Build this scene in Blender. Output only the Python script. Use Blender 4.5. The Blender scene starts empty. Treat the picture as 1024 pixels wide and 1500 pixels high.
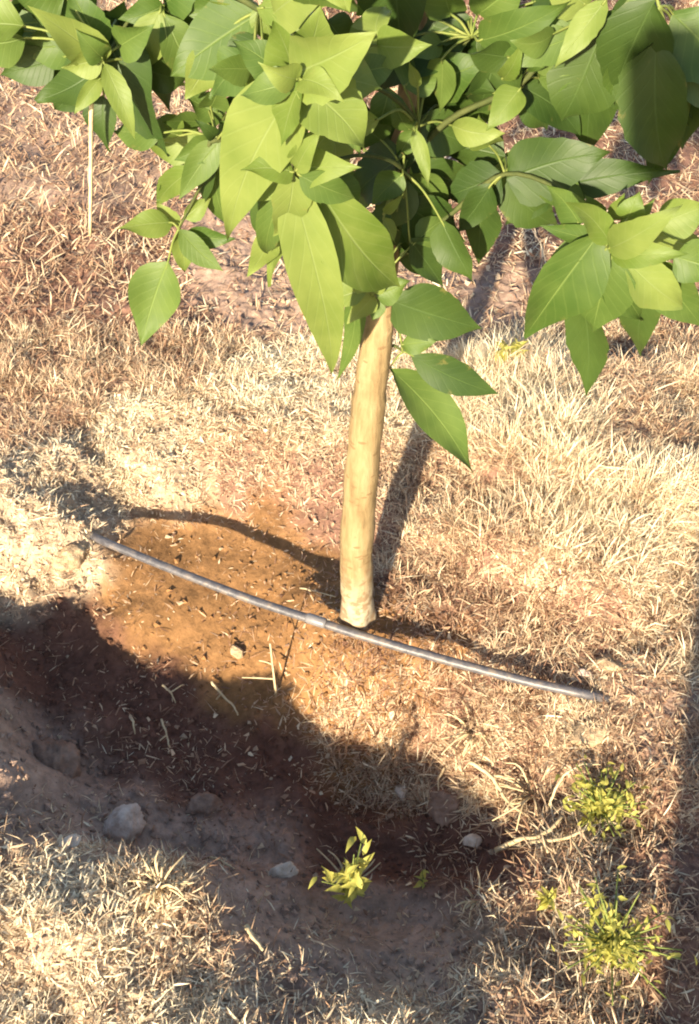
import bpy, bmesh, math, random
import numpy as np
from mathutils import Vector, Matrix

random.seed(7)
RNG = np.random.default_rng(11)
R = math.radians
scene = bpy.context.scene
C = scene.collection

# ------------------------------------------------------------------ camera
CAM_H = 1.25
PITCH = R(50.0)
FPX = 1410.0                       # focal length in pixels of the 1024x1500 photograph
cd = bpy.data.cameras.new('camera')
cd.sensor_fit = 'VERTICAL'
cd.sensor_height = 24.0
cd.lens = 24.0 * FPX / 1500.0
cd.clip_start = 0.02
cd.clip_end = 400
cam = bpy.data.objects.new('camera', cd)
C.objects.link(cam)
cam.location = (0, 0, CAM_H)
cam.rotation_euler = (math.pi / 2 - PITCH, 0, 0)
scene.camera = cam

# ------------------------------------------------------------------ sky, sun, exposure
SUN_EL = R(23.5)
SUN_AZ = math.atan2(-0.31, -0.95)          # the sun stands behind the photographer, a little to the left
w = bpy.data.worlds.new('World')
scene.world = w
w.use_nodes = True
nt = w.node_tree
sky = nt.nodes.new('ShaderNodeTexSky')
sky.sky_type = 'NISHITA'
sky.sun_disc = False
sky.sun_elevation = SUN_EL
sky.sun_rotation = SUN_AZ
bg = nt.nodes['Background']
bg.inputs['Strength'].default_value = 0.088
nt.links.new(sky.outputs[0], bg.inputs[0])

sl = bpy.data.lights.new('sun', 'SUN')
sl.energy = 5.0
sl.angle = R(0.9)
sl.color = (1.0, 0.86, 0.64)
sun = bpy.data.objects.new('sun', sl)
C.objects.link(sun)
SDIR = Vector((0.31, 0.95, 0)).normalized() * math.cos(SUN_EL) + Vector((0, 0, -math.sin(SUN_EL)))
sun.rotation_euler = SDIR.to_track_quat('-Z', 'Y').to_euler()
sun.location = (-1, -3, 3)

scene.cycles.filter_width = 2.0
scene.view_settings.view_transform = 'Standard'
scene.view_settings.look = 'None'
scene.view_settings.exposure = 1.65
scene.view_settings.gamma = 1.0
scene.view_settings.use_curve_mapping = False

# ------------------------------------------------------------------ helpers
CP, SP = math.cos(PITCH), math.sin(PITCH)
CAMP = np.array([0, 0, CAM_H])

def ray(px, py):
    x = (px - 512.0) / FPX
    u = (750.0 - py) / FPX
    return np.array([x, CP + u * SP, -SP + u * CP])

def at(px, py, z=0.0):                   # pixel -> point at height z
    d = ray(px, py)
    return CAMP + d * ((z - CAM_H) / d[2])

def aty(px, py, y):                      # pixel -> point at forward distance y
    d = ray(px, py)
    return CAMP + d * (y / d[1])

def link(o, parent=None):
    C.objects.link(o)
    if parent is not None:
        o.parent = parent
    return o

def tag(o, label=None, cat=None, group=None, kind=None):
    if label: o['label'] = label
    if cat: o['category'] = cat
    if group: o['group'] = group
    if kind: o['kind'] = kind
    return o

def empty(name, loc):
    o = bpy.data.objects.new(name, None)
    o.empty_display_size = 0.05
    o.location = tuple(loc)
    return link(o)

def mesh_obj(name, V, F, mat, parent=None, smooth=True, origin=None):
    V = np.asarray(V, dtype=float)
    off = np.zeros(3) if origin is None else np.asarray(origin, float)
    me = bpy.data.meshes.new(name)
    me.from_pydata([tuple(v) for v in (V - off)], [], F)
    if smooth:
        me.polygons.foreach_set('use_smooth', [True] * len(me.polygons))
    me.update()
    if mat: me.materials.append(mat)
    o = bpy.data.objects.new(name, me)
    if parent is None:
        o.location = tuple(off)
    return link(o, parent)

def tri_mesh(name, V, F, mat, cols=None, smooth=False):
    """big triangle soup from numpy arrays, with a colour attribute"""
    me = bpy.data.meshes.new(name)
    me.vertices.add(len(V)); me.loops.add(F.size); me.polygons.add(len(F))
    me.vertices.foreach_set('co', V.astype(np.float32).ravel())
    me.loops.foreach_set('vertex_index', F.astype(np.int32).ravel())
    k = F.shape[1]
    me.polygons.foreach_set('loop_start', np.arange(0, F.size, k, dtype=np.int32))
    me.polygons.foreach_set('loop_total', np.full(len(F), k, dtype=np.int32))
    me.polygons.foreach_set('use_smooth', np.full(len(F), smooth))
    if cols is not None:
        a = me.color_attributes.new('tint', 'FLOAT_COLOR', 'POINT')
        a.data.foreach_set('color', np.c_[cols, np.ones(len(cols))].astype(np.float32).ravel())
    me.update(calc_edges=True)
    me.validate()
    me.materials.append(mat)
    o = bpy.data.objects.new(name, me)
    return link(o)

def catmull(P, n):
    P = np.asarray(P, float)
    Q = np.vstack([2 * P[0] - P[1], P, 2 * P[-1] - P[-2]])
    out = []
    for i in range(1, len(Q) - 2):
        for t in np.linspace(0, 1, n, endpoint=False):
            a, b, c, d = Q[i - 1], Q[i], Q[i + 1], Q[i + 2]
            out.append(.5 * ((2 * b) + (c - a) * t + (2 * a - 5 * b + 4 * c - d) * t * t + (3 * b - a - 3 * c + d) * t ** 3))
    out.append(Q[-2])
    return np.array(out)

def tube(P, rad, seg=8, cap=True, jit=0.0):
    P = np.asarray(P, float)
    n = len(P)
    rad = np.full(n, rad) if np.isscalar(rad) else np.asarray(rad, float)
    V, F = [], []
    prev = None
    for i in range(n):
        t = P[min(i + 1, n - 1)] - P[max(i - 1, 0)]
        t = t / (np.linalg.norm(t) + 1e-9)
        if prev is None:
            a = np.array([1, 0, 0]) if abs(t[0]) < .8 else np.array([0, 1, 0])
        else:
            a = prev
        a = a - t * a.dot(t); a /= np.linalg.norm(a)
        prev = a
        b = np.cross(t, a)
        for k in range(seg):
            th = 2 * math.pi * k / seg
            r = rad[i] * (1 + jit * random.uniform(-1, 1))
            V.append(P[i] + (a * math.cos(th) + b * math.sin(th)) * r)
    for i in range(n - 1):
        for k in range(seg):
            k2 = (k + 1) % seg
            F.append((i * seg + k, i * seg + k2, (i + 1) * seg + k2, (i + 1) * seg + k))
    if cap:
        F.append(tuple(range(seg - 1, -1, -1)))
        F.append(tuple((n - 1) * seg + k for k in range(seg)))
    return np.array(V), F

# value noise on numpy arrays
def _h(ix, iy, s):
    n = (ix.astype(np.int64) * 374761393 + iy.astype(np.int64) * 668265263 + s * 974711) & 0x7fffffff
    n = ((n ^ (n >> 13)) * 1274126177) & 0x7fffffff
    return ((n ^ (n >> 16)) & 0xffff) / 65535.0

def vnoise(x, y, s=0):
    ix, iy = np.floor(x), np.floor(y)
    fx, fy = x - ix, y - iy
    fx = fx * fx * (3 - 2 * fx); fy = fy * fy * (3 - 2 * fy)
    a, b = _h(ix, iy, s), _h(ix + 1, iy, s)
    c, d = _h(ix, iy + 1, s), _h(ix + 1, iy + 1, s)
    return (a + (b - a) * fx) * (1 - fy) + (c + (d - c) * fx) * fy

def fbm(x, y, f, oct=4, s=0, gain=.5):
    o = np.zeros_like(x); a = 1.0; tot = 0
    for k in range(oct):
        o += a * (vnoise(x * f, y * f, s + k * 17) - .5) * 2
        tot += a; a *= gain; f *= 2.03
    return o / tot

# ------------------------------------------------------------------ materials
def new_mat(name):
    m = bpy.data.materials.new(name)
    m.use_nodes = True
    t = m.node_tree
    b = t.nodes['Principled BSDF']
    return m, t, b

def node(t, typ, **kw):
    n = t.nodes.new(typ)
    for k, v in kw.items():
        setattr(n, k, v)
    return n

def ramp(t, pts):
    r = t.nodes.new('ShaderNodeValToRGB')
    el = r.color_ramp.elements
    el[0].position, el[0].color = pts[0][0], (*pts[0][1], 1)
    el[1].position, el[1].color = pts[-1][0], (*pts[-1][1], 1)
    for p, c in pts[1:-1]:
        e = el.new(p); e.color = (*c, 1)
    return r

def mat_noise(name, c1, c2, scale=40, rough=.9, bump=.3, spec=.2, c3=None, dist=.004, metallic=0):
    m, t, b = new_mat(name)
    tc = node(t, 'ShaderNodeTexCoord')
    nz = node(t, 'ShaderNodeTexNoise'); nz.inputs['Scale'].default_value = scale
    nz.inputs['Detail'].default_value = 7; nz.inputs['Roughness'].default_value = .65
    t.links.new(tc.outputs['Object'], nz.inputs['Vector'])
    pts = [(.3, c1), (.7, c2)] if c3 is None else [(.28, c1), (.5, c2), (.72, c3)]
    r = ramp(t, pts)
    t.links.new(nz.outputs['Fac'], r.inputs['Fac'])
    t.links.new(r.outputs['Color'], b.inputs['Base Color'])
    b.inputs['Roughness'].default_value = rough
    b.inputs['Specular IOR Level'].default_value = spec
    b.inputs['Metallic'].default_value = metallic
    bp = node(t, 'ShaderNodeBump'); bp.inputs['Strength'].default_value = bump
    bp.inputs['Distance'].default_value = dist
    t.links.new(nz.outputs['Fac'], bp.inputs['Height'])
    t.links.new(bp.outputs['Normal'], b.inputs['Normal'])
    return m

def mat_tint(name, rough=.85, spec=.15, trans=0.0, nscale=0, bump=0.0, var=(.75, 1.2)):
    """base colour from the per-vertex 'tint' attribute (the litter's own colours)"""
    m, t, b = new_mat(name)
    at_ = node(t, 'ShaderNodeAttribute', attribute_name='tint')
    col = at_.outputs['Color']
    if nscale:
        tc = node(t, 'ShaderNodeTexCoord')
        nz = node(t, 'ShaderNodeTexNoise'); nz.inputs['Scale'].default_value = nscale
        nz.inputs['Detail'].default_value = 8; nz.inputs['Roughness'].default_value = .7
        t.links.new(tc.outputs['Object'], nz.inputs['Vector'])
        mr = node(t, 'ShaderNodeMapRange')
        mr.inputs['From Min'].default_value = .3; mr.inputs['From Max'].default_value = .7
        mr.inputs['To Min'].default_value = var[0]; mr.inputs['To Max'].default_value = var[1]
        t.links.new(nz.outputs['Fac'], mr.inputs['Value'])
        mx = node(t, 'ShaderNodeVectorMath', operation='SCALE')
        t.links.new(col, mx.inputs[0]); t.links.new(mr.outputs[0], mx.inputs['Scale'])
        col = mx.outputs[0]
        bp = node(t, 'ShaderNodeBump'); bp.inputs['Strength'].default_value = bump
        bp.inputs['Distance'].default_value = .005
        t.links.new(nz.outputs['Fac'], bp.inputs['Height'])
        t.links.new(bp.outputs['Normal'], b.inputs['Normal'])
    t.links.new(col, b.inputs['Base Color'])
    b.inputs['Roughness'].default_value = rough
    b.inputs['Specular IOR Level'].default_value = spec
    if trans:
        out = t.nodes['Material Output']
        tl = node(t, 'ShaderNodeBsdfTranslucent')
        t.links.new(col, tl.inputs['Color'])
        mix = node(t, 'ShaderNodeMixShader'); mix.inputs[0].default_value = trans
        t.links.new(b.outputs[0], mix.inputs[1]); t.links.new(tl.outputs[0], mix.inputs[2])
        t.links.new(mix.outputs[0], out.inputs['Surface'])
    return m

def mat_leaf(name, ca, cb, vein, trans=.35, rough=.55):
    m, t, b = new_mat(name)
    uv = node(t, 'ShaderNodeUVMap')
    sep = node(t, 'ShaderNodeSeparateXYZ')
    t.links.new(uv.outputs[0], sep.inputs[0])
    s, ac = sep.outputs[0], sep.outputs[1]
    def mth(op, a, bb=None, c=None):
        n = node(t, 'ShaderNodeMath', operation=op)
        for i, v in enumerate((a, bb, c)):
            if v is None: continue
            if isinstance(v, (int, float)): n.inputs[i].default_value = v
            else: t.links.new(v, n.inputs[i])
        return n.outputs[0]
    aa = mth('ABSOLUTE', mth('MULTIPLY_ADD', ac, 2.0, -1.0))          # 0 at the midrib, 1 at the edge
    # midrib
    mid = mth('SUBTRACT', 1.0, mth('SMOOTH_MIN', mth('MULTIPLY', aa, 22.0), 1.0, .2))
    # lateral veins running forward from the midrib
    ph = mth('SUBTRACT', mth('MULTIPLY', s, 9.0), mth('MULTIPLY', mth('POWER', aa, .8), 2.2))
    fr = mth('ABSOLUTE', mth('SUBTRACT', mth('FRACT', ph), .5))
    lat = mth('SUBTRACT', 1.0, mth('MINIMUM', mth('MULTIPLY', fr, 9.0), 1.0))
    vn = mth('MAXIMUM', mid, mth('MULTIPLY', lat, .22))
    oi = node(t, 'ShaderNodeObjectInfo')
    tc = node(t, 'ShaderNodeTexCoord')
    nz = node(t, 'ShaderNodeTexNoise'); nz.inputs['Scale'].default_value = 28
    nz.inputs['Detail'].default_value = 5
    t.links.new(tc.outputs['Object'], nz.inputs['Vector'])
    f = mth('ADD', mth('MULTIPLY', oi.outputs['Random'], .7), mth('MULTIPLY_ADD', nz.outputs['Fac'], 1.5, -.6))
    mx = node(t, 'ShaderNodeMix', data_type='RGBA')
    mx.inputs[6].default_value = (*ca, 1); mx.inputs[7].default_value = (*cb, 1)
    t.links.new(f, mx.inputs[0])
    mv = node(t, 'ShaderNodeMix', data_type='RGBA')
    t.links.new(mth('MULTIPLY', vn, .5), mv.inputs[0])
    t.links.new(mx.outputs[2], mv.inputs[6]); mv.inputs[7].default_value = (*vein, 1)
    n5 = node(t, 'ShaderNodeTexNoise'); n5.inputs['Scale'].default_value = 48; n5.inputs['Detail'].default_value = 8; n5.inputs['Roughness'].default_value = .7
    t.links.new(tc.outputs['Object'], n5.inputs['Vector'])
    m5 = node(t, 'ShaderNodeMapRange'); m5.inputs['From Min'].default_value = .66; m5.inputs['From Max'].default_value = .78
    m5.inputs['To Max'].default_value = .5
    t.links.new(mth('MULTIPLY_ADD', mth('POWER', aa, 4.0), .08, n5.outputs['Fac']), m5.inputs[0])
    ms = node(t, 'ShaderNodeMix', data_type='RGBA'); ms.inputs[7].default_value = (.26, .19, .06, 1)
    t.links.new(m5.outputs[0], ms.inputs[0]); t.links.new(mv.outputs[2], ms.inputs[6])
    mv = ms
    # pale underside
    geo = node(t, 'ShaderNodeNewGeometry')
    mu = node(t, 'ShaderNodeMix', data_type='RGBA')
    t.links.new(mth('MULTIPLY', geo.outputs['Backfacing'], .35), mu.inputs[0])
    t.links.new(mv.outputs[2], mu.inputs[6])
    mu.inputs[7].default_value = (cb[0] * 1.3 + .03, cb[1] * 1.15 + .03, cb[2] * 1.4 + .04, 1)
    t.links.new(mu.outputs[2], b.inputs['Base Color'])
    b.inputs['Roughness'].default_value = rough
    b.inputs['Specular IOR Level'].default_value = .38
    bp = node(t, 'ShaderNodeBump'); bp.inputs['Strength'].default_value = .4
    bp.inputs['Distance'].default_value = .0013; bp.invert = True
    hh = mth('ADD', vn, mth('MULTIPLY', nz.outputs['Fac'], .6))
    t.links.new(hh, bp.inputs['Height'])
    t.links.new(bp.outputs['Normal'], b.inputs['Normal'])
    tl = node(t, 'ShaderNodeBsdfTranslucent')
    hs = node(t, 'ShaderNodeHueSaturation'); hs.inputs['Saturation'].default_value = 1.1
    hs.inputs['Hue'].default_value = .485
    hs.inputs['Value'].default_value = 1.5
    t.links.new(mu.outputs[2], hs.inputs['Color'])
    t.links.new(hs.outputs[0], tl.inputs['Color'])
    mix = node(t, 'ShaderNodeMixShader'); mix.inputs[0].default_value = trans
    t.links.new(b.outputs[0], mix.inputs[1]); t.links.new(tl.outputs[0], mix.inputs[2])
    t.links.new(mix.outputs[0], t.nodes['Material Output'].inputs['Surface'])
    return m

M = {}
M['soil'] = mat_tint('soil', rough=.95, spec=.08, nscale=55, bump=.75, var=(.6, 1.35))
M['crumb'] = mat_tint('soil_crumb', rough=.95, spec=.08, nscale=150, bump=.5)
M['straw'] = mat_tint('straw', rough=.65, spec=.25, trans=.18)
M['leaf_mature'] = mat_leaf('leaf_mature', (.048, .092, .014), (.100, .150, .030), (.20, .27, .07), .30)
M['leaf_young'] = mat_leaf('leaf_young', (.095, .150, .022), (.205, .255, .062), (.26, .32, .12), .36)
M['leaf_dark_shade'] = mat_leaf('leaf_dark_shade', (.022, .048, .007), (.046, .080, .013), (.08, .13, .035), .20)  # dark green of older leaves, deepened to paint in the crown's shade
M['weed'] = mat_leaf('weed_leaf', (.26, .30, .04), (.48, .46, .09), (.55, .52, .2), .42, .65)
M['bark'] = mat_noise('branch_bark', (.035, .05, .014), (.075, .085, .025), 60, .75, .4)
M['petiole'] = mat_noise('petiole', (.10, .14, .03), (.20, .22, .06), 60, .6, .2)
M['dry'] = mat_noise('dry_stalk', (.38, .28, .15), (.62, .50, .31), 70, .8, .4)
M['twig'] = mat_noise('twig_bark', (.20, .13, .08), (.44, .32, .20), 90, .85, .5)
M['stone_grey'] = mat_noise('grey_stone', (.29, .20, .145), (.50, .385, .31), 60, .9, .9, c3=(.62, .51, .42))
M['stone_pale'] = mat_noise('pale_stone', (.40, .30, .22), (.72, .60, .48), 60, .9, .8)
M['clod'] = mat_noise('clod_earth', (.13, .075, .05), (.24, .15, .105), 40, .95, .8, c3=(.32, .215, .155), dist=.008)
M['straw_clod'] = mat_noise('straw_clod', (.22, .14, .08), (.42, .30, .18), 60, .95, .9, c3=(.55, .43, .27), dist=.008)
M['pipe'] = mat_noise('pipe_plastic', (.035, .032, .036), (.085, .08, .085), 60, .42, .3, spec=.5, c3=(.20, .15, .11))
M['pipe_fit'] = mat_noise('dripper_plastic', (.12, .11, .11), (.2, .19, .19), 60, .4, .1, spec=.5)

# trunk bark: yellow-tan smooth bark with fine streaks, a pale limewashed foot
def mat_trunk():
    m, t, b = new_mat('trunk_bark')
    tc = node(t, 'ShaderNodeTexCoord')
    mp = node(t, 'ShaderNodeMapping'); mp.inputs['Scale'].default_value = (60, 60, 9)
    t.links.new(tc.outputs['Object'], mp.inputs[0])
    n1 = node(t, 'ShaderNodeTexNoise'); n1.inputs['Scale'].default_value = 1; n1.inputs['Detail'].default_value = 7
    n1.inputs['Roughness'].default_value = .7
    t.links.new(mp.outputs[0], n1.inputs['Vector'])
    r = ramp(t, [(.28, (.10, .065, .03)), (.48, (.235, .165, .078)), (.72, (.34, .255, .135))])
    t.links.new(n1.outputs['Fac'], r.inputs['Fac'])
    sep = node(t, 'ShaderNodeSeparateXYZ'); t.links.new(tc.outputs['Object'], sep.inputs[0])
    n2 = node(t, 'ShaderNodeTexNoise'); n2.inputs['Scale'].default_value = 45; n2.inputs['Detail'].default_value = 6
    t.links.new(tc.outputs['Object'], n2.inputs['Vector'])
    ad = node(t, 'ShaderNodeMath', operation='MULTIPLY_ADD')
    t.links.new(n2.outputs['Fac'], ad.inputs[0]); ad.inputs[1].default_value = .16
    t.links.new(sep.outputs[2], ad.inputs[2])
    mr = node(t, 'ShaderNodeMapRange')
    mr.inputs['From Min'].default_value = .13; mr.inputs['From Max'].default_value = .24
    mr.inputs['To Min'].default_value = .8; mr.inputs['To Max'].default_value = .0
    t.links.new(ad.outputs[0], mr.inputs[0])
    mx = node(t, 'ShaderNodeMix', data_type='RGBA')
    t.links.new(mr.outputs[0], mx.inputs[0]); t.links.new(r.outputs[0], mx.inputs[6])
    mx.inputs[7].default_value = (.40, .345, .24, 1)
    # lenticels and scars
    mp2 = node(t, 'ShaderNodeMapping'); mp2.inputs['Scale'].default_value = (40, 40, 95)
    t.links.new(tc.outputs['Object'], mp2.inputs[0])
    vo = node(t, 'ShaderNodeTexVoronoi'); vo.inputs['Scale'].default_value = 1.0
    t.links.new(mp2.outputs[0], vo.inputs['Vector'])
    lt = node(t, 'ShaderNodeMath', operation='LESS_THAN'); t.links.new(vo.outputs['Distance'], lt.inputs[0])
    lt.inputs[1].default_value = .21
    ml = node(t, 'ShaderNodeMix', data_type='RGBA'); ml.inputs[7].default_value = (.15, .09, .04, 1)
    sc = node(t, 'ShaderNodeMath', operation='MULTIPLY'); t.links.new(lt.outputs[0], sc.inputs[0]); sc.inputs[1].default_value = .7
    t.links.new(sc.outputs[0], ml.inputs[0]); t.links.new(mx.outputs[2], ml.inputs[6])
    # earth splashed on the foot by watering, and grey-brown weathering blotches
    n3 = node(t, 'ShaderNodeTexNoise'); n3.inputs['Scale'].default_value = 75; n3.inputs['Detail'].default_value = 8
    t.links.new(tc.outputs['Object'], n3.inputs['Vector'])
    sp = node(t, 'ShaderNodeMath', operation='MULTIPLY_ADD'); t.links.new(sep.outputs[2], sp.inputs[0]); sp.inputs[1].default_value = -1.1
    t.links.new(n3.outputs['Fac'], sp.inputs[2])
    m3 = node(t, 'ShaderNodeMapRange'); m3.inputs['From Min'].default_value = .40; m3.inputs['From Max'].default_value = .50
    m3.inputs['To Max'].default_value = .75
    t.links.new(sp.outputs[0], m3.inputs[0])
    md = node(t, 'ShaderNodeMix', data_type='RGBA'); md.inputs[7].default_value = (.20, .12, .06, 1)
    t.links.new(m3.outputs[0], md.inputs[0]); t.links.new(ml.outputs[2], md.inputs[6])
    t.links.new(md.outputs[2], b.inputs['Base Color'])
    b.inputs['Roughness'].default_value = .7; b.inputs['Specular IOR Level'].default_value = .25
    bp = node(t, 'ShaderNodeBump'); bp.inputs['Strength'].default_value = .8; bp.inputs['Distance'].default_value = .004
    t.links.new(n1.outputs['Fac'], bp.inputs['Height']); t.links.new(bp.outputs[0], b.inputs['Normal'])
    return m
M['trunk'] = mat_trunk()

# ------------------------------------------------------------------ ground
# heights of the planting basin: (photo pixel, height in m), turned into ground positions
HC = [
 # meadow behind and at the sides
 (-150,450,.03),(50,450,.03),(250,450,.02),(450,450,.02),(650,450,.02),(850,450,.03),(1100,450,.03),
 (-150,600,.03),(50,600,.035),(200,620,.03),(350,620,.03),(480,620,.025),(620,640,.02),(700,620,.06),(780,650,.10),(900,640,.09),(1100,640,.05),
 (60,720,.055),(130,715,.04),(240,690,.02),(340,672,.015),(460,680,.005),(580,720,.0),(670,750,.03),(770,770,.075),(890,820,.075),(1000,900,.02),(1150,950,.02),
 (-100,760,.03),(40,770,.05),(115,780,.028),
 # smooth washed floor behind the pipe
 (200,755,-.035),(190,790,-.045),(260,785,-.065),(330,790,-.07),(410,810,-.07),(470,835,-.06),(300,745,-.05),(400,755,-.05),(470,760,-.04),
 # round the trunk foot
 (525,905,.002),(500,912,-.002),(550,915,.0),(525,925,-.004),(560,880,-.012),(520,870,-.02),(480,905,-.03),(560,930,-.02),(520,955,-.045),
 # right of the trunk
 (620,860,-.005),(640,930,-.02),(720,900,.005),(740,970,-.01),(820,950,.0),(900,1000,.012),(960,1010,.02),(880,1040,.01),
 # floor in front of the pipe
 (200,870,-.06),(280,890,-.075),(360,920,-.085),(440,950,-.08),(300,960,-.105),(400,1010,-.125),(480,1010,-.10),(560,1000,-.075),(650,1010,-.06),(740,1050,-.035),(840,1090,-.02),(940,1100,.0),
 (520,1075,-.145),(600,1090,-.145),(690,1115,-.085),(450,1105,-.175),(530,1150,-.205),(620,1160,-.20),(700,1195,-.16),(775,1180,-.07),(880,1180,-.03),
 # left side in shade
 (60,840,.0),(70,890,-.05),(130,900,-.07),(20,950,-.04),(100,980,-.09),(200,1000,-.11),(300,1060,-.135),(80,1090,-.075),(180,1120,-.10),(300,1150,-.125),(400,1160,-.15),
 (-60,950,.05),(-60,1050,.075),(-40,1150,.07),(20,1180,.01),(120,1200,-.055),(200,1210,-.07),(300,1230,-.09),(400,1240,-.13),(500,1240,-.17),(600,1240,-.18),(700,1260,-.135),
 # near slope and rim
 (20,1230,.045),(90,1262,.045),(180,1295,.045),(262,1305,.062),(300,1345,.0),(340,1330,-.035),(420,1330,-.07),(520,1330,-.11),(620,1330,-.11),(700,1340,-.075),
 (320,1395,.008),(400,1430,-.005),(480,1430,-.02),(580,1420,-.045),(680,1420,-.035),(760,1360,-.02),(400,1470,.025),(480,1490,.045),(570,1500,.04),(680,1480,.0),(780,1450,.01),
 (60,1330,.065),(150,1370,.06),(230,1420,.035),(60,1450,.045),(200,1500,.045),(380,1540,.05),(600,1560,.045),(800,1540,.03),
 (800,1250,-.03),(870,1300,-.01),(960,1250,.01),(1000,1150,.02),(1000,1400,.02),(900,1420,.01),(1150,1200,.02),(1150,1450,.02),(-100,1300,.075),(-100,1500,.05),
 (200,1650,.04),(600,1700,.04),(1000,1650,.03),
]
HP = np.array([np.r_[at(a, b, z)[:2], z] for a, b, z in HC])

def interp(P, pts, vals, sig):
    """normalised Gaussian blending of the control values, in the ground plane"""
    out = np.zeros((len(P), vals.shape[1]))
    for i0 in range(0, len(P), 20000):
        q = P[i0:i0 + 20000]
        d2 = (q[:, None, 0] - pts[None, :, 0]) ** 2 + (q[:, None, 1] - pts[None, :, 1]) ** 2
        mn = d2.min(1, keepdims=True)
        wg = np.exp(-(d2 - mn) / (2 * sig * sig + .15 * mn))
        out[i0:i0 + 20000] = (wg @ vals) / wg.sum(1, keepdims=True)
    return out

def zone_noise(P):
    x, y = P[:, 0], P[:, 1]
    return np.c_[x + .038 * fbm(x, y, 9, 3, 5) + .022 * fbm(x, y, 45, 3, 6), y + .038 * fbm(x, y, 9, 3, 91) + .022 * fbm(x, y, 45, 3, 92)]

def base_height(P):
    z = interp(P, HP[:, :2], HP[:, 2:], .036)[:, 0]
    x, y = P[:, 0], P[:, 1]
    far = np.clip((np.hypot(x, y - .9) - 1.0) / 2.5, 0, 1)
    return z * (1 - far) + far * (.03 + .05 * fbm(x, y, .7, 3, 3))

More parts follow.
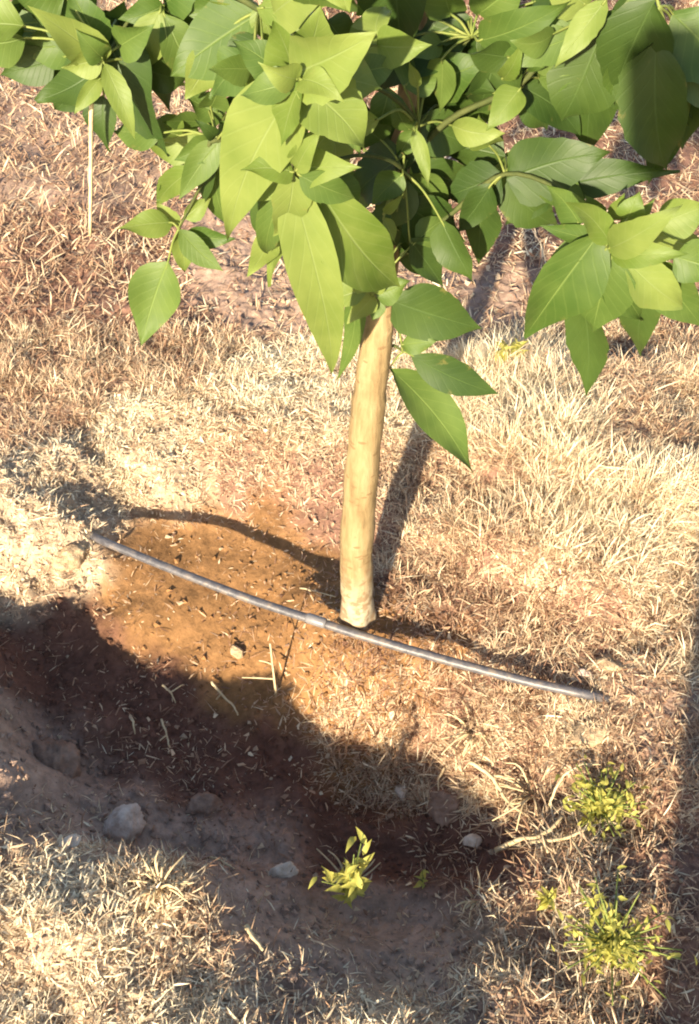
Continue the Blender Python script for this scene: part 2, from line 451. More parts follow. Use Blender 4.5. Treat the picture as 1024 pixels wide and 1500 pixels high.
# surface zones: pixel, soil colour, roughness of relief, litter density, litter brightness (0..1), blade length, uprightness
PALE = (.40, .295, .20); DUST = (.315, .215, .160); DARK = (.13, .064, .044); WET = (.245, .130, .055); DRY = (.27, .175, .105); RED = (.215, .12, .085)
ZC = [
 # px, py, soil, relief, density, tone, length, upright
 (100,250,DUST,.8,.5,.5,.035,.5),(300,150,DUST,.8,.5,.52,.035,.5),(600,100,RED,.8,.6,.5,.035,.5),(900,150,RED,.8,.6,.5,.035,.5),
 (80,420,RED,.9,.6,.48,.04,.55),(250,520,RED,.9,.6,.55,.03,.5),(400,420,DUST,.9,.30,.45,.025,.3),(400,470,DUST,1,.35,.5,.025,.3),
 (680,330,RED,.8,.7,.6,.03,.4),(680,480,DUST,.8,.35,.55,.03,.3),(900,240,RED,.8,.6,.5,.03,.4),(930,520,RED,.9,.6,.55,.03,.4),
 (100,570,RED,.9,.7,.58,.03,.4),(80,640,DUST,.8,.5,.5,.025,.3),
 (400,570,PALE,.8,.9,.98,.02,.25),(350,630,DRY,.7,.9,.85,.018,.25),(450,640,DRY,.7,.95,.9,.02,.25),(470,560,DRY,.7,1.,.97,.02,.25),
 (200,660,PALE,1.2,.75,.88,.018,.25),(100,700,PALE,1.9,.5,.88,.018,.25),(260,695,PALE,1.1,.6,.86,.016,.25),(80,770,PALE,2.2,.3,.85,.018,.3),(140,735,PALE,2.2,.35,.85,.018,.3),(90,820,PALE,2.0,.3,.8,.018,.3),
 (340,690,RED,.6,.55,.6,.016,.2),(450,700,RED,.5,.5,.55,.016,.2),
 (620,600,DRY,.8,1.,.9,.025,.35),(750,570,DRY,.8,1.,.95,.05,.75),(820,650,DRY,.8,1.,.97,.055,.85),(720,680,DRY,.8,1.,.9,.05,.85),(900,740,DRY,.8,1.,.95,.055,.8),
 (640,720,RED,.8,.8,.62,.025,.4),(720,790,RED,.9,.9,.66,.042,.8),(820,800,DRY,.9,1.,.84,.055,.85),(900,850,DRY,.9,.95,.82,.038,.65),(600,800,RED,.8,.75,.55,.025,.5),
 (660,870,RED,1.,.75,.50,.03,.55),(760,900,RED,1.,.75,.55,.03,.5),(860,930,RED,1.,.55,.50,.03,.4),(960,900,DRY,.9,.8,.7,.03,.4),(960,640,DRY,.9,.7,.6,.03,.4),
 (870,640,DUST,.8,.5,.6,.025,.3),(910,700,DUST,.8,.5,.6,.025,.3),
 (300,775,WET,.26,.03,.4,.012,.1),(400,790,WET,.26,.04,.4,.012,.1),(450,800,WET,.3,.06,.4,.012,.1),(230,775,WET,.2,.04,.4,.012,.1),(480,750,RED,.3,.20,.5,.015,.2),
 (400,740,WET,.2,.10,.5,.012,.1),(280,745,WET,.2,.08,.5,.012,.1),
 (210,860,WET,.3,.06,.4,.014,.2),(300,880,WET,.3,.06,.35,.014,.2),(400,900,WET,.3,.06,.35,.014,.2),(350,950,WET,.3,.06,.35,.016,.2),(450,950,WET,.6,.16,.4,.02,.3),(480,890,WET,.6,.12,.4,.015,.2),
 (560,920,WET,.8,.3,.35,.02,.3),(640,930,WET,.9,.5,.4,.025,.4),
 (520,1000,WET,.9,.75,.52,.03,.65),(580,1020,WET,.9,.9,.60,.03,.65),(680,1020,RED,.9,.8,.62,.03,.45),(690,1060,RED,.9,.85,.66,.03,.4),(760,1010,RED,.9,.7,.5,.03,.4),(540,1070,WET,.9,.7,.55,.03,.6),
 (850,1070,DRY,1.,.6,.7,.03,.3),(930,1060,DUST,.8,.35,.5,.02,.2),(950,1150,RED,.9,.5,.5,.03,.3),
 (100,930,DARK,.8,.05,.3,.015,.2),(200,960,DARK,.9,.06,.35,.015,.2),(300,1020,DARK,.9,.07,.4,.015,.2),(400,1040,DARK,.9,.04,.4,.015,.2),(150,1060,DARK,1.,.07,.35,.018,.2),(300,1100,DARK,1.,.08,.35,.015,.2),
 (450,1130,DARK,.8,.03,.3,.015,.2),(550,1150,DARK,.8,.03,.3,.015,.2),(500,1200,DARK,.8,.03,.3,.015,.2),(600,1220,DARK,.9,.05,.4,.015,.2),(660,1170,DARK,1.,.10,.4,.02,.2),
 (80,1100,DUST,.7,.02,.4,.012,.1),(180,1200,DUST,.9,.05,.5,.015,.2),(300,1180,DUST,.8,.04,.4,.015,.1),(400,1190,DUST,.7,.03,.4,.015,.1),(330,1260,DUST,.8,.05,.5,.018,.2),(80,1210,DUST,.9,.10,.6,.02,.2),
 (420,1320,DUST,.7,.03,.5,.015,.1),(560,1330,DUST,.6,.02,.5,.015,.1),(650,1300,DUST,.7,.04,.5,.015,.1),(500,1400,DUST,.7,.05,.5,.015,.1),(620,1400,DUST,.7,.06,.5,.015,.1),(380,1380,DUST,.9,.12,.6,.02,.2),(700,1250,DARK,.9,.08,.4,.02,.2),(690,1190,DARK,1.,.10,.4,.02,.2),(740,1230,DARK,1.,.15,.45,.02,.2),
 (100,1320,PALE,1.3,.8,.95,.018,.3),(200,1400,PALE,1.4,.75,.93,.018,.3),(80,1450,PALE,1.5,.7,.88,.018,.3),(300,1450,PALE,1.5,.6,.86,.018,.3),(260,1330,DRY,1.,.6,.8,.02,.3),
 (420,1480,DUST,1.3,.4,.75,.018,.3),(560,1490,PALE,1.4,.4,.8,.018,.3),(700,1475,DUST,1.4,.45,.75,.018,.3),(850,1490,RED,1.,.6,.6,.025,.3),(720,1380,DRY,.9,.35,.6,.02,.3),
 (760,1280,RED,1.,.55,.6,.03,.35),(830,1250,RED,1.,.65,.62,.035,.4),(880,1350,RED,1.,.6,.62,.03,.4),(800,1400,RED,1.,.55,.6,.025,.3),(780,1130,RED,1.,.7,.6,.03,.4),(860,1180,RED,1.,.6,.6,.03,.4),
 (970,1250,RED,.8,.3,.45,.02,.2),(970,1400,RED,.8,.3,.45,.02,.2),
]
ZP = np.array([at(a[0], a[1], 0)[:2] for a in ZC])
ZV = np.array([[*a[2], *a[3:]] for a in ZC])

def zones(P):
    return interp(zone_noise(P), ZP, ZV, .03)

def height(P, zn=None):
    x, y = P[:, 0], P[:, 1]
    if zn is None: zn = zones(P)
    rel = zn[:, 3]
    z = base_height(P)
    z = z + rel * (.016 * fbm(x, y, 14, 4, 1) + .007 * np.abs(fbm(x, y, 55, 3, 8)) + .0035 * fbm(x, y, 150, 2, 4))
    return z

def graded(lo, hi, step, far, growth=1.16):
    core = list(np.arange(lo, hi, step))
    a, s = lo, step
    left = []
    while a > -far:
        s *= growth; a -= s; left.append(a)
    b, s = core[-1], step
    right = []
    while b < far:
        s *= growth; b += s; right.append(b)
    return np.array(left[::-1] + core + right)

gx = graded(-.85, .85, .0048, 60, 1.09)
gy = graded(.16, 1.75, .0048, 60, 1.07)
GX, GY = np.meshgrid(gx, gy)
GP = np.c_[GX.ravel(), GY.ravel()]
gzn = zones(GP)
GZ = height(GP, gzn)
nx, ny = len(gx), len(gy)
idx = np.arange(nx * ny).reshape(ny, nx)
GF = np.stack([idx[:-1, :-1], idx[:-1, 1:], idx[1:, 1:], idx[1:, :-1]], -1).reshape(-1, 4)
v = fbm(GP[:, 0], GP[:, 1], 30, 4, 21)[:, None]
v2 = fbm(GP[:, 0], GP[:, 1], 6, 3, 33)[:, None]
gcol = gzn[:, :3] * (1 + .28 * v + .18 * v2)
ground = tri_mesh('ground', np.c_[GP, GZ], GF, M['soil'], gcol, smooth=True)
tag(ground, 'bare reddish brown earth with a dug planting basin', None, kind='structure')

GZ2 = GZ.reshape(ny, nx)
def ground_z(x, y):
    x = np.atleast_1d(np.asarray(x, float)); y = np.atleast_1d(np.asarray(y, float))
    i = np.clip(np.searchsorted(gx, x) - 1, 0, nx - 2); j = np.clip(np.searchsorted(gy, y) - 1, 0, ny - 2)
    fx = (x - gx[i]) / (gx[i + 1] - gx[i]); fy = (y - gy[j]) / (gy[j + 1] - gy[j])
    return (GZ2[j, i] * (1 - fx) + GZ2[j, i + 1] * fx) * (1 - fy) + (GZ2[j + 1, i] * (1 - fx) + GZ2[j + 1, i + 1] * fx) * fy

def on_ground(px, py, up=0.0):
    """the point where the pixel's ray meets the modelled ground"""
    d = ray(px, py)
    lo, hi = .5, 5.0
    ts = np.linspace(.5, 5.0, 900)
    pts = CAMP + d * ts[:, None]
    below = pts[:, 2] < ground_z(pts[:, 0], pts[:, 1])
    k = int(np.argmax(below)) if below.any() else len(ts) - 1
    p = pts[k].copy()
    p[2] = ground_z(p[0], p[1])[0] + up
    return p

# ------------------------------------------------------------------ young tree
TRUNK_Y = .835
base = on_ground(524, 912)
TRUNK_Y = base[1]
tree = empty('young_tree', base)
tag(tree, 'young sapling with bare tan trunk and broad pointed green leaves in basin', 'tree')

def local(P):
    return np.asarray(P, float) - base

tp = [base + np.array([-.002, .0, -.06]), base + np.array([0, 0, .0])]
for (px, py, dy) in [(522, 820, 0), (526, 740, 0), (534, 650, .0), (545, 550, .005), (556, 470, .01), (563, 400, .02), (575, 300, .03), (592, 180, .04), (612, 60, .05), (630, -60, .055), (640, -200, .06), (655, -330, .07)]:
    tp.append(aty(px, py, TRUNK_Y + dy))
TP = catmull(tp, 22)
zz = TP[:, 2] - base[2]
trad = np.interp(zz, [-.06, 0, .03, .12, .3, .52, .62, .9, 1.2], [.030, .0262, .0246, .0238, .0224, .0190, .0145, .009, .003])
trad *= 1 + .02 * np.sin(zz * 61) + .014 * np.sin(zz * 137 + 1)
for hk in (.085, .21, .345, .47):
    trad += .0011 * np.exp(-((zz - hk) / .006) ** 2)
V, F = tube(TP, trad, 30, jit=.006)
# nodes, leaf scars and shallow ridges pressed into the bark
rt = random.Random(4)
scars = [(.052, -1.3)] + [(rt.uniform(.08, .62), rt.uniform(-2.6, -.4)) for _ in range(11)]
ctr = np.repeat(TP, 30, 0); rad_v = V - ctr
ang = np.arctan2(rad_v[:, 1], rad_v[:, 0]); hz = V[:, 2] - base[2]
disp = .0007 * fbm(ang * 3.0, hz * 14, 1.6, 4, 51) + .0005 * fbm(ang * 2.0, hz * 90, 1.0, 3, 52)
for (h_, a_) in scars:
    da = np.abs((ang - a_ + np.pi) % (2 * np.pi) - np.pi) * .022
    d2 = (da / .007) ** 2 + ((hz - h_) / .0045) ** 2
    disp += .0017 * np.exp(-d2) - .0020 * np.exp(-((da / .0045) ** 2 + ((hz - h_ - .003) / .0016) ** 2))
disp += np.clip(.05 - hz, 0, .06) * .10 * np.sin(ang * 4 + 1)
V = V + rad_v / np.linalg.norm(rad_v, axis=1)[:, None] * disp[:, None]
trunk = mesh_obj('trunk', local(V), F, M['trunk'], tree)

# branch nodes carry the leaf clusters: pixel + forward distance
NODES = {
 'a': (152, 90, .80), 'a2': (240, 10, .84), 'b': (436, 118, .66), 'c': (432, 250, .68), 'd': (545, 435, .80),
 'e': (890, 362, .76), 'f': (880, 40, .84), 'g': (740, 255, .84), 'h': (612, 185, .84), 'i': (318, 205, .78), 'j': (262, 335, .79),
 'k': (690, 55, .86), 'l': (590, 250, .82), 'm': (590, 515, .845), 'n': (380, 15, .80), 'o': (965, 10, .80), 'p': (760, 125, .84),
 't1': (600, -140, .86), 't2': (480, -260, .82), 't3': (760, -200, .88), 't4': (300, -150, .84), 't5': (450, -90, .62),
}
NP = {k: aty(*v_) for k, v_ in NODES.items()}
def tpt(z):                     # a point on the trunk at height z above its foot
    k = int(np.argmin(np.abs(zz - z))); return TP[k]
BR = [ (.66, ['l', 'c']), (.70, ['h', 'b']), (.62, ['d']), (.68, ['i', 'j']), (.76, ['n', 'a2', 'a']), (.64, ['g', 'e']), (.74, ['p', 'f', 'o']), (.78, ['k']), (.52, ['m']),
       (.98, ['t1']), (1.0, ['t2', 't4']), (.92, ['t5']), (1.04, ['t3']) ]
for z0, ch in BR:
    p = [tpt(z0)]
    for k in ch:
        m_ = (p[-1] + NP[k]) / 2 + np.array([random.uniform(-.01, .01), random.uniform(-.01, .01), .012])
        p += [m_, NP[k]]
    p = catmull(p, 5)
    V, F = tube(p, np.linspace(.0034, .0012, len(p)), 7, jit=.06)
    mesh_obj('branch', local(V), F, M['bark'], tree)

PROF_S = [0, .03, .08, .16, .27, .38, .5, .62, .74, .84, .92, .97, 1]
PROF_W = [.03, .30, .60, .87, 1.0, .99, .88, .71, .49, .28, .125, .045, .0]

def leaf_mesh(B, u, v_, n, L, W, fold, bow, twist, wav, seed, ns=16):
    rs = random.Random(seed)
    V, F, UV = [], [], []
    ts = (-1, -.55, 0, .55, 1)
    ph = rs.uniform(0, 6.28)
    asym = rs.uniform(-.09, .09)
    curl = rs.uniform(-.05, .05)
    rag = rs.choice([.01, .02, .035, .06])
    wide = rs.uniform(-.10, .12)
    for i in range(ns + 1):
        s = i / ns
        s2 = s ** .93
        hw = W / 2 * np.interp(s2 ** (1 + wide * 2), PROF_S, PROF_W)
        cen = B + u * (L * s2) + n * (bow * L * (4 * s2 * (1 - s2)) ) + v_ * (curl * L * math.sin(math.pi * s2))
        tw = twist * (s2 - .4)
        vv = v_ * math.cos(tw) + n * math.sin(tw)
        nn = n * math.cos(tw) - v_ * math.sin(tw)
        for t in ts:
            hh = hw * (1 + asym * (1 if t > 0 else -1)) * (1 + (rag * rs.uniform(-1, 1) if abs(t) == 1 else 0))
            k = abs(t)
            V.append(cen + vv * (hh * t * math.cos(fold * k)) + nn * (hh * k * math.sin(fold) + wav * W * k * k * math.sin(9 * s2 + ph + (0 if t > 0 else 2.1))))
            UV.append((s2, (t + 1) / 2))
    k = len(ts)
    for i in range(ns):
        for j in range(k - 1):
            F.append((i * k + j, i * k + j + 1, (i + 1) * k + j + 1, (i + 1) * k + j))
    return np.array(V), F, UV

def make_leaf_obj(name, V, F, UV, mat, parent, origin):
    o = mesh_obj(name, V - origin, F, mat, parent)
    me = o.data
    ul = me.uv_layers.new(name='UVMap')
    li = np.zeros(len(me.loops), dtype=np.int32)
    me.loops.foreach_get('vertex_index', li)
    ul.data.foreach_set('uv', np.array(UV, np.float32)[li].ravel())
    return o

LEAFSEED = [0]
def leaf(nd, bp, yb, tip, yt, wpx, mat='leaf_mature', roll=None, fold=None, bow=None):
    LEAFSEED[0] += 1
    sd = LEAFSEED[0]
    rs = random.Random(sd * 13 + 5)
    B, T = aty(bp[0], bp[1], yb), aty(tip[0], tip[1], yt)
    L = np.linalg.norm(T - B); u = (T - B) / L
    mid = (B + T) / 2
    c = CAMP - mid; dist = np.linalg.norm(c); c /= dist
    n = c - u * c.dot(u); n /= np.linalg.norm(n)
    if roll is None: roll = rs.uniform(-24, 24)
    a = R(roll)
    side = np.cross(u, n)
    n2 = n * math.cos(a) + side * math.sin(a)
    v_ = np.cross(u, n2)
    W = wpx * (dist * .97) / FPX / max(math.cos(a), .55)
    fold = rs.uniform(.10, .48) if fold is None else fold
    bow = rs.uniform(-.05, .17) if bow is None else bow
    V, F, UV = leaf_mesh(B, u, v_, n2, L, W, fold, bow, rs.uniform(-.8, .8), rs.uniform(.03, .085), sd)
    o = make_leaf_obj('leaf', V, F, UV, M[mat], tree, base)
    # stalk from the branch node to the blade
    if nd in NP:
        N = NP[nd]
        if np.linalg.norm(N - B) > .008:
            m_ = (N + B) / 2 + np.array([0, 0, .10 * np.linalg.norm(N - B)])
            P = catmull([N, m_, B, B + u * L * .08], 4)
            Vp, Fp = tube(P, np.linspace(.0013, .0009, len(P)), 5)
            st = mesh_obj('leaf_stalk', Vp - base, Fp, M['petiole'], o)
    return o

Y, D, K = 'leaf_young', 'leaf_mature', 'leaf_dark_shade'
LEAVES = [
 # left cluster
 ('a', (150, 90), .80, (40, 8), .76, 58, Y), ('a', (150, 97), .81, (52, 148), .80, 62, K, 38), ('a', (152, 92), .79, (198, 205), .77, 34, Y),
 ('a', (160, 55), .82, (246, 230), .80, 72, K, 40), ('a2', (225, 15), .86, (250, 165), .86, 60, K, 35), ('a', (152, 140), .82, (162, 222), .82, 42, K, 30),
 ('a', (148, 112), .79, (108, 168), .77, 26, Y), ('a2', (240, 8), .83, (172, 28), .82, 40, D), ('a', (120, 60), .84, (20, 70), .84, 60, D),
 ('a', (140, 20), .85, (60, -30), .83, 60, D), ('a2', (240, 5), .84, (300, -50), .83, 60, D), ('a', (140, 30), .86, (200, 90), .87, 60, K, 30),
 ('a', (110, 30), .86, (-30, 40), .86, 66, D), ('a', (80, 90), .84, (0, 110), .84, 52, K),
 # hazy big leaf and neighbours
 ('n', (380, 20), .80, (250, 112), .80, 92, D, 20), ('n', (378, 12), .79, (490, 2), .74, 46, Y), ('n', (384, 60), .76, (332, 116), .75, 42, K, 30),
 ('n', (372, 5), .82, (270, 20), .82, 62, D), ('n', (385, 5), .80, (400, 70), .80, 40, Y), ('a2', (250, 20), .84, (320, 75), .86, 60, D),
 # bright centre
 ('b', (426, 108), .66, (552, 48), .62, 104, Y, 5), ('b', (442, 124), .66, (536, 222), .66, 92, Y, -5), ('b', (438, 118), .66, (334, 352), .70, 104, Y, 8),
 ('c', (424, 252), .68, (486, 548), .73, 74, Y, 5), ('c', (452, 252), .69, (584, 420), .74, 108, Y, 0), ('c', (430, 246), .69, (532, 246), .66, 58, Y, 10),
 ('c', (428, 258), .70, (352, 300), .70, 50, Y), ('c', (420, 265), .71, (392, 372), .74, 48, D), ('b', (430, 110), .68, (400, 30), .66, 70, Y),
 ('c', (400, 330), .74, (362, 404), .76, 40, Y), ('b', (440, 118), .68, (430, 215), .70, 60, D, 30), ('c', (395, 270), .75, (380, 345), .77, 34, K, 40),
 # small teal leaves, left middle
 ('i', (322, 206), .78, (262, 292), .77, 44, D), ('i', (320, 215), .79, (300, 300), .80, 32, K, 35), ('i', (316, 200), .78, (285, 175), .77, 22, K),
 ('j', (262, 336), .79, (328, 398), .78, 36, D, 10), ('j', (252, 326), .79, (172, 336), .77, 40, Y, 15), ('j', (246, 384), .79, (206, 506), .77, 82, D, 5, .42),
 ('i', (322, 215), .78, (345, 290), .80, 32, Y), ('j', (270, 320), .79, (310, 290), .80, 30, Y), ('j', (262, 330), .80, (228, 295), .80, 26, Y), ('i', (330, 200), .80, (362, 175), .80, 34, D),
 # trunk top
 ('d', (548, 432), .80, (508, 474), .78, 36, Y), ('d', (545, 425), .79, (572, 392), .78, 30, Y), ('d', (520, 430), .81, (492, 560), .83, 34, D, 20), ('d', (556, 440), .80, (545, 470), .79, 26, D),
 ('m', (574, 440), .84, (706, 482), .86, 86, K, 20), ('m', (602, 520), .845, (730, 577), .845, 54, K, 15), ('m', (572, 540), .85, (694, 694), .83, 68, D, -20),
 ('l', (592, 300), .84, (668, 345), .86, 86, K, 20), ('l', (580, 330), .84, (632, 415), .86, 60, K, 30), ('l', (592, 228), .82, (520, 285), .84, 80, K, 40),
 ('l', (562, 312), .79, (592, 282), .78, 16, Y), ('l', (562, 318), .79, (578, 355), .79, 20, Y), ('h', (606, 186), .80, (628, 274), .78, 24, Y, 10),
 ('h', (612, 128), .82, (600, 90), .80, 18, Y), ('h', (600, 190), .83, (575, 140), .82, 30, D), ('h', (570, 130), .84, (545, 200), .84, 50, D), ('h', (610, 190), .83, (580, 235), .83, 34, D),
 # dark upper middle
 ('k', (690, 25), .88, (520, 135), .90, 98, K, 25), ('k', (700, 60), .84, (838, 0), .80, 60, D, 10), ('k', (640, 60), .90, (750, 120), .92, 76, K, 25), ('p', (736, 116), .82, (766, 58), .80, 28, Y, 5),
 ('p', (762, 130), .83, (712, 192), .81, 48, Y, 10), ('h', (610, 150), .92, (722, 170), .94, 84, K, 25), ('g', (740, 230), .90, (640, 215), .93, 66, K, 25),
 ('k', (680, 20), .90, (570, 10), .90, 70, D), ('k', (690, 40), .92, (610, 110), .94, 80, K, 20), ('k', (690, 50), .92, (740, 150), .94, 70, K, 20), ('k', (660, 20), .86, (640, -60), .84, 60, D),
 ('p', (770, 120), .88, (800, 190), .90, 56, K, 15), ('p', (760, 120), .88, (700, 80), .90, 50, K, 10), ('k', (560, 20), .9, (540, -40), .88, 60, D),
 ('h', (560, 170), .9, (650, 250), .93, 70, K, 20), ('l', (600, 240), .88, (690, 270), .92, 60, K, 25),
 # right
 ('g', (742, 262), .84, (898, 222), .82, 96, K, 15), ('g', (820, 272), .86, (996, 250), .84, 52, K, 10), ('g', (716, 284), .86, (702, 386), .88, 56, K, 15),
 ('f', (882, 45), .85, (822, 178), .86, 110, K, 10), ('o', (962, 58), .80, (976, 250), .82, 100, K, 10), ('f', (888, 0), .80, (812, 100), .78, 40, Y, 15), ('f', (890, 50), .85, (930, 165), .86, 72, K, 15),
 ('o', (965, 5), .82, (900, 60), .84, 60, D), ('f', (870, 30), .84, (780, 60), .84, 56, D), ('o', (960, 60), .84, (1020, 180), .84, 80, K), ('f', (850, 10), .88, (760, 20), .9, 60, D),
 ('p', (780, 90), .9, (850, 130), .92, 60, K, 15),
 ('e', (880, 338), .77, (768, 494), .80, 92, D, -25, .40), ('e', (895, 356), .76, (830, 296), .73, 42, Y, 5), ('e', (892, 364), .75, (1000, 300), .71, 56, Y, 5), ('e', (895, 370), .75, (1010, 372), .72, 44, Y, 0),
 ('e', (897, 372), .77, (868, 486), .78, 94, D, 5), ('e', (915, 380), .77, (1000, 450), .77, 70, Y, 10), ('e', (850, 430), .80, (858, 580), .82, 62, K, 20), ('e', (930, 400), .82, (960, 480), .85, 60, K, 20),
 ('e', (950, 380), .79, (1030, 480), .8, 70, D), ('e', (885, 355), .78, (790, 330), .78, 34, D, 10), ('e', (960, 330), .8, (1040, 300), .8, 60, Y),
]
LEAVES += [
 ('n', (400, 20), .78, (520, -40), .74, 80, Y), ('b', (440, 100), .70, (470, 10), .68, 76, Y, 15), ('b', (420, 120), .70, (340, 60), .70, 60, D), ('c', (440, 245), .72, (500, 180), .72, 60, Y),
 ('b', (432, 125), .72, (350, 170), .74, 70, Y), ('c', (436, 260), .73, (440, 400), .76, 70, D), ('c', (440, 255), .74, (395, 420), .78, 52, Y, 20), ('d', (540, 420), .80, (470, 440), .80, 44, Y, 25),
 ('i', (318, 205), .79, (255, 235), .78, 40, D), ('i', (318, 210), .80, (335, 330), .82, 46, D, 20), ('j', (262, 338), .80, (270, 400), .80, 34, Y), ('j', (270, 345), .80, (345, 350), .80, 36, D),
 ('o', (960, 0), .80, (900, 150), .84, 96, K), ('o', (985, 20), .82, (1060, 120), .82, 90, D), ('f', (870, 40), .86, (790, 130), .88, 84, K), ('f', (880, 60), .87, (860, 230), .9, 80, K), ('o', (975, 100), .85, (950, 270), .87, 70, K),
 ('k', (700, 45), .87, (790, 100), .88, 76, K), ('k', (690, 30), .88, (640, 140), .9, 84, K), ('p', (765, 128), .87, (850, 200), .88, 60, K), ('g', (735, 255), .86, (650, 290), .88, 70, K), ('g', (745, 262), .87, (820, 330), .88, 66, K),
 ('h', (612, 185), .87, (540, 240), .88, 74, K), ('h', (605, 180), .86, (690, 215), .88, 66, K), ('l', (585, 255), .84, (560, 340), .84, 64, K), ('l', (590, 255), .85, (660, 310), .87, 60, D),
 ('e', (880, 365), .79, (940, 470), .80, 70, D), ('e', (900, 350), .79, (960, 290), .78, 46, Y), ('e', (880, 350), .78, (800, 390), .79, 48, D),
 ('k', (700, 20), .86, (780, -50), .84, 70, D), ('f', (860, 10), .84, (800, -60), .82, 70, Y), ('a', (150, 70), .82, (100, -20), .82, 64, D), ('a2', (235, 10), .85, (190, 80), .86, 60, K), ('n', (360, 20), .84, (320, 100), .85, 70, D),
 ('a', (150, 60), .84, (30, -10), .83, 70, D), ('a', (170, 30), .85, (110, 90), .86, 66, K), ('a2', (250, 0), .86, (300, 60), .87, 76, D), ('a2', (230, 20), .88, (180, 130), .89, 70, K), ('n', (370, 30), .84, (280, 150), .86, 74, K, 20),
 ('n', (350, 0), .85, (260, 40), .86, 80, D), ('n', (420, 20), .82, (460, 90), .80, 70, Y), ('i', (330, 170), .82, (270, 140), .82, 50, D), ('i', (340, 190), .82, (390, 130), .82, 60, K), ('a', (100, 100), .86, (50, 60), .86, 60, K),
 ('g', (800, 260), .87, (740, 330), .88, 60, K, 10), ('g', (780, 255), .85, (860, 300), .84, 56, D), ('e', (850, 330), .79, (800, 270), .79, 48, D), ('p', (800, 60), .86, (860, 100), .86, 70, D), ('k', (730, 60), .86, (700, 160), .88, 70, K),
 ('o', (940, 30), .83, (880, 100), .84, 84, K), ('o', (990, 60), .84, (1000, 220), .86, 86, K), ('f', (900, 60), .88, (960, 130), .9, 80, K), ('e', (960, 400), .8, (940, 520), .83, 56, K),
 ('c', (470, 260), .72, (520, 320), .72, 60, D), ('b', (450, 115), .69, (560, 130), .70, 76, Y, -15),
 ('b', (436, 116), .645, (378, 92), .63, 44, Y), ('b', (440, 122), .64, (412, 214), .65, 46, Y, 30), ('b', (440, 116), .64, (505, 150), .62, 42, Y, -20), ('b', (434, 120), .65, (352, 140), .66, 48, D, 25),
 ('c', (430, 252), .67, (352, 250), .66, 50, Y, 20), ('c', (434, 250), .665, (470, 190), .65, 40, Y), ('c', (438, 256), .67, (520, 290), .68, 46, D, 30), ('c', (430, 258), .67, (400, 345), .69, 52, Y, -25), ('c', (440, 258), .68, (462, 360), .70, 44, D, 30),
 ('d', (548, 428), .79, (520, 380), .78, 46, Y), ('d', (550, 430), .79, (602, 410), .79, 48, D), ('l', (590, 255), .80, (545, 300), .79, 46, D), ('m', (588, 505), .84, (640, 500), .83, 34, D),
 ('l', (600, 350), .82, (650, 420), .83, 52, K), ('g', (720, 270), .84, (670, 340), .85, 50, K),
 ('a', (150, 88), .79, (90, 100), .78, 40, Y), ('a', (150, 85), .79, (110, 40), .78, 38, D), ('a2', (240, 20), .82, (290, 120), .82, 54, D), ('a2', (235, 15), .82, (205, 110), .82, 50, Y),
]
for lf in LEAVES:
    leaf(*lf)

# more foliage behind the nearest leaves and in the crown above
rl = random.Random(3)
FILL = [(560, 60), (600, 40), (640, 100), (700, 130), (740, 70), (800, 40), (850, 90), (920, 110), (960, 160), (590, 210), (660, 160), (480, 30), (330, 50), (200, 60), (90, 20), (120, 110), (300, 10), (930, 30), (550, 250), (620, 330), (420, 90), (470, 200), (380, 210), (770, 220)]
for (px, py) in FILL:
    nd = min(NP, key=lambda k: (NODES[k][0] - px) ** 2 + (NODES[k][1] - py) ** 2)
    y = rl.uniform(.90, .97)
    a = rl.uniform(0, 6.28); ln = rl.uniform(50, 75)
    leaf(nd, (px, py), y, (px + ln * math.cos(a), py + ln * abs(math.sin(a))), y + rl.uniform(-.03, .03), rl.uniform(50, 72), rl.choice([D, K, K]), rl.uniform(-35, 35))
for i in range(28):
    nd = rl.choice(['t1', 't2', 't3', 't4', 't1', 'o', 'a2', 'k'])
    px, py = rl.uniform(60, 980), rl.uniform(-420, -70)
    nd = min(NP, key=lambda k: (NODES[k][0] - px) ** 2 + (NODES[k][1] - py) ** 2)
    y = rl.uniform(.80, .95)
    a = rl.uniform(0, 6.28)
    ln = rl.uniform(100, 170)
    leaf(nd, (px, py), y, (px + ln * math.cos(a), py + ln * .8 * math.sin(a) + 30), y + rl.uniform(-.06, .04), rl.uniform(60, 95), rl.choice([Y, D, D, K]), rl.uniform(-40, 40))

for i in range(14):
    a = i * 2.4
    px, py = 450 + rl.uniform(-50, 60), -95 + rl.uniform(-40, 30)
    ln = rl.uniform(110, 190)
    y = rl.uniform(.58, .68)
    leaf('t5', (px, py), y, (px + ln * math.cos(a), min(py + ln * .75 * math.sin(a), 22)), y + rl.uniform(-.05, .05), rl.uniform(80, 115), rl.choice([Y, D, Y]), rl.uniform(-35, 35))
